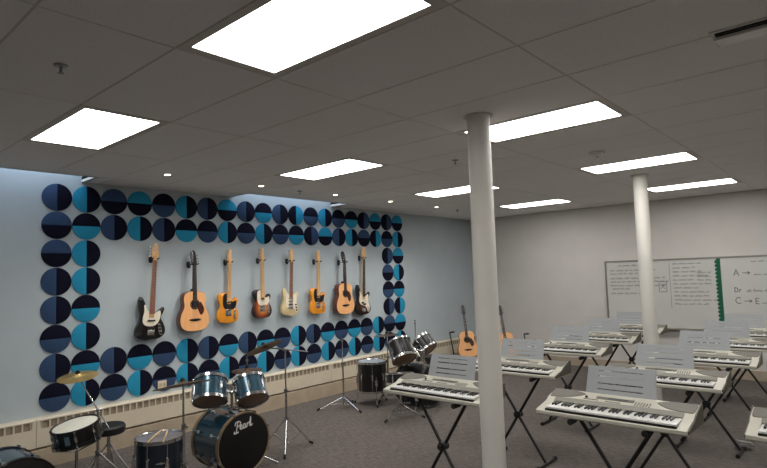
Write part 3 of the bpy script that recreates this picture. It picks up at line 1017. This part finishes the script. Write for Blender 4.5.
# --- drums at the near end
bass_drum((-4.88, 1.345, 0), 'teal bass drum with plain black head beside the snare drum', R=.262, logo=False, holder=False)
root = thing('snare_drum', 'shallow black snare drum with white coated head', 'drum', (-5.225, 1.855, .575))
SN = Vector((.16, -.09, 1)) - RV * .16
drum(root, .178, .13, M_DRUMBLK, M_HEADWHT, M_HEADCLR, M_BLACK, 8, align(SN), .016)
MB().box(.174, .20, -.02, .02, -.03, .045, align(SN, spin=-.9)).build('strainer', M_CHROME, root)
ss = stand((-5.225, 1.855, 0), 'low chrome snare stand under the white-headed snare', .42, 1.0, .24, .22, group='snare stands', top=False, name='snare_stand')
bk = MB()
for i in range(3):
    a = .4 + 2 * PI * i / 3
    q = align(SN, (0, 0, .575)) @ Vector((.205 * math.cos(a), .205 * math.sin(a), -.078))
    q2 = align(SN, (0, 0, .575)) @ Vector((.205 * math.cos(a), .205 * math.sin(a), -.03))
    bk.tube([(0, 0, .41), tuple(q), tuple(q2)], .006)
bk.build('basket', M_CHROME, ss)
P0 = Vector((-5.41, 2.10, 0))
tilt = Vector((0, 0, .687))
cyp = Vector((-5.60, 1.995, .985)) - P0
dirv = (cyp - tilt)
stand(tuple(P0), 'chrome boom stand holding the golden cymbal beside the snare drum', .687, .9, .30, .30, boom=(tuple(cyp + dirv.normalized() * .03), tuple(tilt - dirv * .55)))
cymbal(tuple(P0 + cyp), Vector((.17, -.08, 1)) - RV * .075, .172, 'golden cymbal on the boom stand above the snare drum', M_BRASS)
root = thing('drum_throne', 'low black padded drum stool behind the snare drum', 'stool', (-5.79, 2.35, 0))
MB().lathe([(0, .36), (.14, .36), (.155, .375), (.155, .425), (.14, .445), (0, .45)], 32).build('seat', M_VINYL, root)
MB().cyl((0, 0, .08), (0, 0, .365), .018).build('post', M_CHROME, root)
for i in range(3):
    a = .5 + 2 * PI * i / 3
    MB().cyl((0, 0, .27), (.24 * math.cos(a), .24 * math.sin(a), .014), .009).ball((.24 * math.cos(a), .24 * math.sin(a), .015), .014).build('leg', M_CHROME, root)

# --- black kit in the corner
bass_drum((-4.66, 6.22, 0), 'black bass drum of the far kit, half hidden by a keyboard', shell=M_DRUMBLK, logo=False)
tom((-4.99, 5.965, .775), Vector((-.44, .52, 1)) - RV * .34, .165, .26, 'black tom of the far kit beside the black floor tom', M_DRUMBLK, M_HEADWHT, M_HEADBRN, (.1, .9, .1))
tom((-4.91, 6.39, .82), Vector((-.40, .48, 1)) - RV * .75, .14, .19, 'small black tom of the far kit, nearer the leaning guitars', M_DRUMBLK, M_HEADWHT, M_HEADBRN, (0, -.9, .1))
floor_tom((-5.5, 5.9, 0), .205, .19, .60, 'black floor tom with grey film head next to the far kit', M_DRUMBLK, M_HEADPALE, M_HEADBRN, 3.6)
root = thing('snare_drum', 'black snare drum of the far kit low behind a keyboard', 'drum', (-4.64, 5.50, .50))
drum(root, .178, .13, M_DRUMBLK, M_HEADWHT, M_HEADCLR, M_CHROME, 8, align((-.15, .15, 1)), .016)
MB().box(.174, .20, -.02, .02, -.03, .045).build('strainer', M_CHROME, root)
ss = stand((-4.66, 5.52, 0), 'low chrome snare stand beneath the far kit', .34, 2.6, .30, .17, group='snare stands', top=False, name='snare_stand')
bk = MB()
for i in range(3):
    a = 1.0 + 2 * PI * i / 3
    bk.tube([(0, 0, .33), (.205 * math.cos(a) + .02, .205 * math.sin(a) - .02, .425), (.205 * math.cos(a) + .02, .205 * math.sin(a) - .02, .47)], .006)
bk.build('basket', M_CHROME, ss)
stand((-5.629, 5.44, 0), 'bare chrome cymbal stand between the teal kit and the black floor tom', .955, -.1, .36, .16)
stand((-5.455, 6.198, 0), 'chrome stand of the far kit carrying a flat dark cymbal', .965, .6, .24, .25)
cymbal((-5.455, 6.198, .945), Vector((-.02, .01, 1)) - RV * .06, .195, 'flat dark bronze cymbal of the far kit beside the disc column')
stand((-5.17, 6.52, 0), 'tall bare chrome rod stand rising behind the far kit', 1.12, .2, .24, .25)

# ------------------------------------------------------------------ keyboards
KW, KD = .945, .37


PROF = [(0, .034), (.028, .042), (.165, .068), (.205, .090), (.335, .120), (KD, .114)]


def panel_z(y):
    for (a, za), (b_, zb) in zip(PROF, PROF[1:]):
        if a <= y <= b_:
            return za + (zb - za) * (y - a) / (b_ - a)
    return PROF[-1][1]


def make_keyboard():
    root = thing('electronic_keyboard', '', 'keyboard', group='keyboards on folding stands')
    hw = KW / 2
    kl, kr = -hw + .058, hw - .058
    c = MB()
    back = [(KD, .020), (KD - .012, .004)]
    side = [(.008, .004), (0, .012)] + PROF + back
    c.prism(side, -hw, kl, 'x')
    c.prism(side, kr, hw, 'x')
    c.prism([(.008, .004), (0, .012), (0, .030), (.004, .034), (.022, .034), (.022, .026), (.172, .026), (.172, .072), (.205, .090), (.335, .120), (KD, .114)] + back, kl, kr, 'x')
    c.build('case', M_KCREAM, root, 25)
    MB().box(kl, kr, .022, .172, .026, .030).box(kl, kr, .022, .034, .029, .048).build('key_gap_shadow', M_BKEY, root, 0)  # black bed and strip stand in for the shadow line under the key fronts
    # keys: 36 white, 25 black
    nw = 36
    pw = (kr - kl - .006) / nw
    wk, bk_ = MB(), MB()
    for i in range(nw):
        x0 = kl + .003 + i * pw
        wk.prism([(.026, .0485), (.170, .0485), (.170, .064), (.030, .061), (.026, .058)], x0 + .0007, x0 + pw - .0007, 'x')
        if i < nw - 1 and (i % 7) not in (2, 6):
            xb = x0 + pw
            bk_.prism([(.082, .060), (.170, .060), (.170, .074), (.090, .073)], xb - .0055, xb + .0055, 'x')
    tag(wk.build('white_keys', M_WKEY, root, 0), kind='stuff')
    tag(bk_.build('black_keys', M_BKEY, root, 0), kind='stuff')
    MB().prism([(.166, .072), (.173, .0765), (.206, .0945), (.206, .090), (.172, .070)], kl, kr, 'x').build('fallboard', M_KBAND, root, 0)
    # speakers: grey mesh lenses at the rear corners, tapering towards the middle
    for s in (-1, 1):
        pl = smooth_loop([(.464, .215), (.41, .213), (.345, .222), (.285, .248), (.232, .300), (.30, .330), (.38, .345), (.464, .348)], 3)
        pl = [(min(max(x, 0), .4705) * s, min(max(y, .208), .352)) for x, y in pl]
        n = len(pl)
        vs = [(x, y, panel_z(y) - .004) for x, y in pl] + [(x, y, panel_z(y) + .004) for x, y in inset(pl, .003)]
        MB().add(vs, [tuple(range(n, 2 * n))] + [(i, (i + 1) % n, n + (i + 1) % n, n + i) for i in range(n)]).build('speaker_grille', M_KGREY, root, 30)
        e = [(.012, .014), (.012, .034), (.165, .062), (.205, .086), (.335, .126), (.362, .127), (KD + .004, .118), (KD + .004, .03), (KD - .01, .012)]
        MB().prism(e, s * hw, s * (hw + .008), 'x').build('end_panel', M_KSIDE, root, 0)
    sl = math.atan2(.120 - .090, .13)
    Q = Matrix.Translation((0, .205, .090)) @ Matrix.Rotation(sl, 4, 'X')
    MB().box(-.15, .10, .050, .086, 0, .0022, Q).build('display_bezel', M_KGREY, root, 0)
    MB().box(-.07, .06, .056, .080, .0022, .0032, Q).build('display', M_LCD, root, 0)
    bt = MB()
    for i in range(9):
        bt.box(-.225 + i * .0115, -.217 + i * .0115, .024, .031, 0, .004, Q)
    for i in range(9):
        bt.box(-.075 + i * .0115, -.067 + i * .0115, .018, .025, 0, .004, Q)
    for i in range(6):
        for j in range(3):
            bt.box(.112 + i * .0175, .120 + i * .0175, .016 + j * .019, .022 + j * .019, 0, .004, Q)
    tag(bt.build('buttons', M_BTN, root, 0), kind='stuff')
    MB().lathe([(0, 0), (.010, 0), (.009, .010), (0, .010)], 16, Q @ Matrix.Translation((-.215, .055, 0))).build('volume_knob', M_BKEY, root)
    # music rest with cut-out slots
    RC, RW, RH, T = -.018, .235, .200, .006
    Rm = Matrix.Translation((RC, .340, .112)) @ Matrix.Rotation(math.radians(-18), 4, 'X')
    rs = MB()
    ys = [0, .036, .0435, .076, .0835, .126, .1325, .164, .168, RH]
    top = .228
    sx0, sx1 = -.155, .150
    for a, b_ in zip(ys[::2], ys[1::2]):
        rs.box(sx0, sx1, 0, T, a, b_, Rm)
    rs.prism([(-RW, 0), (sx0, 0), (sx0, RH), (-top, RH)], 0, T, 'y', M=Rm)
    rs.prism([(sx1, 0), (RW, 0), (top, RH), (sx1, RH)], 0, T, 'y', M=Rm)
    rs.box(-RW, RW, -.008, 0, 0, .005, Rm)
    rs.build('music_rest', M_REST, root, 0)
    return root


def make_kstand():
    root = thing('keyboard_stand', '', 'keyboard stand', group='black folding stands')
    ht, hb, zt = .235, .265, .810
    for s in (-1, 1):
        yy = .012 * s
        MB().cyl((-s * hb, yy, .022), (s * ht, yy, zt), .0135, n=12).build('cross_bar', M_TUBE, root)
        ft = MB().cyl((-s * hb, -.19, .0165), (-s * hb, .19, .0165), .0155, n=12).build('foot', M_TUBE, root)
        for e in (-1, 1):
            MB().cyl((-s * hb, e * .165, .0185), (-s * hb, e * .20, .0185), .0185, n=12).build('rubber_cap', M_RUBBER, ft)
        am = MB().cyl((s * ht, -.17, zt + .006), (s * ht, .17, zt + .006), .0135, n=12).build('support_arm', M_TUBE, root)
        for e in (-1, 1):
            MB().cyl((s * ht, e * .10, zt + .006), (s * ht, e * .175, zt + .006), .0195, n=12).build('rubber_sleeve', M_RUBBER, am)
    zc = .022 + (zt - .022) * hb / (hb + ht)
    MB().cyl((0, -.035, zc), (0, .035, zc), .034, n=20).build('pivot', M_BLACK, root)
    MB().cyl((0, -.035, zc), (0, -.06, zc), .018, .02, n=12).build('knob', M_BLACK, root)
    return root


KZ = .8355
KB = [  # centre x, front y, turn, where
    (-2.70, 3.53, -.6, 'beside the near pillar with black drums behind it'),
    (-2.685, 4.77, 1.0, 'right behind the near pillar, guitar showing through its rest'),
    (-2.79, 6.20, .5, 'third in the row behind the near pillar'),
    (-2.83, 7.41, .5, 'fourth in its row, standing just before the far pillar'),
    (-2.82, 8.62, .5, 'last in its row, behind the far pillar'),
    (-1.341, 3.59, -.6, 'fully in view with open carpet before it'),
    (-1.40, 4.91, 0, 'right behind the one fully in view'),
    (-1.34, 6.17, .5, 'third back, with a grey foot pedal on its stand foot'),
    (-1.34, 7.40, .5, 'fourth back, below the green whiteboard border'),
    (-1.34, 8.60, .5, 'last in its row, below the whiteboard letters'),
    (-.128, 3.70, 0, 'cut off at the frame edge, only its bass end showing'),
]
k0 = s0 = None
for x, y, t, nm in KB:
    if k0 is None:
        k0, s0 = make_keyboard(), make_kstand()
        k, s = k0, s0
    else:
        k, s = copy_tree(k0), copy_tree(s0)
    k['label'] = 'silver electronic keyboard, ' + nm
    s['label'] = 'black X stand, keyboard ' + nm
    k.location = (x, y, KZ)
    k.rotation_euler = (0, 0, math.radians(t))
    s.location = (x, y + KD / 2, 0)
    s.rotation_euler = (0, 0, math.radians(t))

root = thing('foot_pedal', 'small grey foot pedal lying on a stand foot', 'pedal', (-1.06, 6.50, .037), (0, 0, .5))
MB().prism([(-.07, 0), (.07, 0), (.07, .02), (-.07, .038)], -.04, .04, 'y', bev=.003).build('base', M_PAPER, root)
MB().prism([(-.07, .042), (.06, .026), (.06, .032), (-.07, .05)], -.033, .033, 'y').build('treadle', M_PAPER, root)

# ------------------------------------------------------------------ whiteboard
WB0, WB1, WZ0, WZ1 = -3.675, -.35, .76, 1.94
YW = YB - .024
wb = thing('whiteboard', 'wide wall whiteboard covered in faint handwriting, with green border strip', 'whiteboard', ((WB0 + WB1) / 2, YW, WZ0))
ox = (WB0 + WB1) / 2
MB().box(WB0 - ox, WB1 - ox, 0, .02, 0, WZ1 - WZ0).build('panel', M_BOARD, wb, 0)
for (a, b_, c, d) in ((WB0 - .012, WB1 + .012, WZ1 - .012, WZ1 + .016), (WB0 - .012, WB1 + .012, WZ0 - .016, WZ0 + .012), (WB0 - .014, WB0 + .012, WZ0, WZ1), (WB1 - .012, WB1 + .014, WZ0, WZ1)):
    MB().box(a - ox, b_ - ox, -.012, .02, c - WZ0, d - WZ0).build('frame_rail', M_ALU, wb, 0)
MB().box(WB0 + .3 - ox, WB1 - ox, -.07, -.0, -.012, .0).build('tray', M_ALU, wb, 0)
# scalloped green border
gp = MB()
gx_ = -1.862 - ox
gp.box(gx_ - .028, gx_ + .028, -.0025, -.001, .02, WZ1 - WZ0 - .012)
for i in range(18):
    gp.lathe([(0, 0), (.028, 0), (.028, .0018), (0, .0018)], 14, Matrix.Translation((gx_ - .028, -.001, .05 + i * .0625)) @ Matrix.Rotation(PI / 2, 4, 'X'))
gp.build('border_strip', M_GREEN, wb, 0)
TQ = Matrix(((1, 0, 0, 0), (0, 0, -1, 0), (0, 1, 0, 0), (0, 0, 0, 1)))      # (x, y, up) -> (x, -up, y)
rng = random.Random(3)


def scribble(mb, x0, x1, z, h, wd=.007):
    x = x0
    while x < x1 - .02:
        L = min(rng.uniform(.05, .13), x1 - x)
        pts = []
        n = max(3, int(L / .014))
        for i in range(n + 1):
            pts.append((x + L * i / n, z + (h * rng.uniform(.5, 1) if i % 2 else rng.uniform(-.1, .15) * h)))
        ribbon(mb, pts, wd, TQ, .001)
        x += L + rng.uniform(.02, .035)


def glyph(mb, strokes, x, z, s, wd=.011):
    for g in strokes:
        ribbon(mb, [(x + p * s, z + q * s) for p, q in g], wd, TQ, .001)


GL = {'A': [[(0, 0), (.35, 1), (.7, 0)], [(.15, .38), (.56, .38)]],
      'C': [curve([(.7, .85), (.4, 1), (.05, .7), (.05, .3), (.4, 0), (.7, .15)], 3)],
      'D': [[(0, 0), (0, 1)], curve([(0, 1), (.5, .85), (.6, .5), (.5, .12), (0, 0)], 3)],
      'r': [[(0, 0), (0, .55)], curve([(0, .4), (.15, .55), (.3, .52)], 3)],
      'E': [[(.5, 1), (0, 1), (0, 0), (.5, 0)], [(0, .5), (.4, .5)]],
      'R': [[(0, 0), (0, 1)], curve([(0, 1), (.45, .9), (.42, .6), (0, .5)], 3), [(.15, .5), (.55, 0)]],
      '-': [[(0, .42), (1.0, .42)], [(.7, .62), (1.0, .42), (.7, .22)]]}
hand = MB()
L0 = WZ1 - WZ0
for i, (a, b_, dz) in enumerate(((.22, .80, .07), (.07, .85, .16), (.07, .75, .215), (.07, 1.0, .30), (.07, 1.05, .36), (.07, 1.0, .43), (.10, .42, .49), (.07, .62, .57))):
    scribble(hand, WB0 + a - ox, WB0 + b_ - ox, L0 - dz - .02, .034)
tag(hand.build('handwriting', M_INK, wb, 0), kind='stuff')
hand = MB()
glyph(hand, [[(0, 0), (1, 0), (1, 1.5), (0, 1.5), (0, 0)], [(.2, .4), (.8, 1.2)], [(.8, .4), (.2, 1.2)], [(0, 0), (1, -.02)]], -2.78 - ox, L0 - .55, .12, .009)
for i in range(11):
    scribble(hand, -2.55 - ox, -2.55 + .30 + .25 * rng.random() + (.2 if i > 6 else 0) - ox, L0 - .09 - i * .068, .03)
for i in range(4):
    scribble(hand, -2.18 - ox, -1.98 - ox, L0 - .25 - i * .06, .028)
glyph(hand, [[(0, 0), (0, -5.5)]], -2.60 - ox, L0 - .06, .14, .006)
tag(hand.build('handwriting', M_INK, wb, 0), kind='stuff')
big = MB()
xa = -1.66 - ox
glyph(big, GL['A'], xa, L0 - .30, .10)
glyph(big, GL['-'], xa + .12, L0 - .30, .10)
glyph(big, GL['R'], xa + .62, L0 - .29, .08)
glyph(big, GL['D'], xa, L0 - .56, .07)
glyph(big, GL['r'], xa + .065, L0 - .56, .07)
glyph(big, GL['C'], xa, L0 - .745, .10)
glyph(big, GL['-'], xa + .12, L0 - .745, .10)
glyph(big, GL['E'], xa + .27, L0 - .745, .085)
scribble(big, xa + .27, xa + .55, L0 - .30, .035)
scribble(big, xa + .16, xa + .75, L0 - .56, .045)
scribble(big, xa + .35, xa + .6, L0 - .745, .03)
scribble(big, xa + .24, xa + .62, L0 - .09, .025)
tag(big.build('handwriting', M_INK, wb, 0), kind='stuff')

# ------------------------------------------------------------------ far corner: guitars on stands
def guitar_stand(loc, rz, label, h=.66, hook=True):
    root = thing('guitar_stand', label, 'guitar stand', loc, (0, 0, rz), group='guitar stands in the corner')
    MB().cyl((0, 0, .10), (0, .09, h), .011).build('post', M_TUBE, root)
    for i in range(3):
        a = -PI / 2 + .25 + (2 * PI / 3) * (i + .5)
        MB().cyl((0, 0, .20), (.2 * math.cos(a), .2 * math.sin(a) + .02, .012), .009).ball((.2 * math.cos(a), .2 * math.sin(a) + .02, .013), .013).build('leg', M_TUBE, root)
    MB().tube([(0, .09, h), (-.04, .075, h), (-.04, .0, h + .005)], .009).tube([(0, .09, h), (.04, .075, h), (.04, .0, h + .005)], .009).build('yoke', M_RUBBER, root)
    MB().tube([(0, .01, .17), (-.12, -.01, .17), (-.12, -.13, .175), (-.12, -.135, .20)], .009).tube([(0, .01, .17), (.12, -.01, .17), (.12, -.13, .175), (.12, -.135, .20)], .009).build('cradle', M_RUBBER, root)
    return root


for (x, y, rz, lb, tilt_) in ((-6.06, 9.28, .75, 'natural acoustic guitar standing in the corner against the blue wall side', -3), (-5.25, 9.42, .5, 'natural acoustic guitar on a stand before the pale back wall', -7)):
    gs = guitar_stand((x, y, 0), rz, 'black stand holding the ' + lb.replace('natural ', ''))
    root = thing('acoustic_guitar', lb, 'guitar', (0, 0, 0), group='floor-standing guitars')
    Mg = Matrix.Translation((x, y, 0)) @ Matrix.Rotation(rz, 4, 'Z') @ Matrix.Translation((0, -.075, .186)) @ Matrix.Rotation(math.radians(-10), 4, 'X') @ Matrix.Rotation(math.radians(tilt_), 4, 'Y')
    root.location = Mg.translation
    root.rotation_euler = Mg.to_euler()
    guitar(root, 'acoustic', M_SPRUCE, M_MAHOG, M_TORT, M_MAHOG, M_ROSE)
guitar_stand((-6.03, 8.80, 0), 2.29, 'empty black guitar stand beside the corner guitar', .71)
guitar_stand((-4.85, 9.5, 0), 2.2, 'empty black guitar stand along the pale back wall', .66)
root = thing('equipment_case', 'low black equipment case on the floor by the convector', 'case', (-6.05, 8.12, 0), (0, 0, PI / 2))
MB().prism(smooth_loop([(-.27, -.16), (.27, -.16), (.27, .16), (-.27, .16)], 1), .01, .36, 'z', bev=.012).build('box', M_VINYL, root)
MB().tube([(-.07, -.165, .2), (-.06, -.18, .2), (.06, -.18, .2), (.07, -.165, .2)], .007).build('handle', M_RUBBER, root)
for sx_ in (-1, 1):
    for sy_ in (-1, 1):
        MB().box(sx_ * .24 - .02, sx_ * .24 + .02, sy_ * .13 - .02, sy_ * .13 + .02, 0, .012).build('foot', M_RUBBER, root, 0)
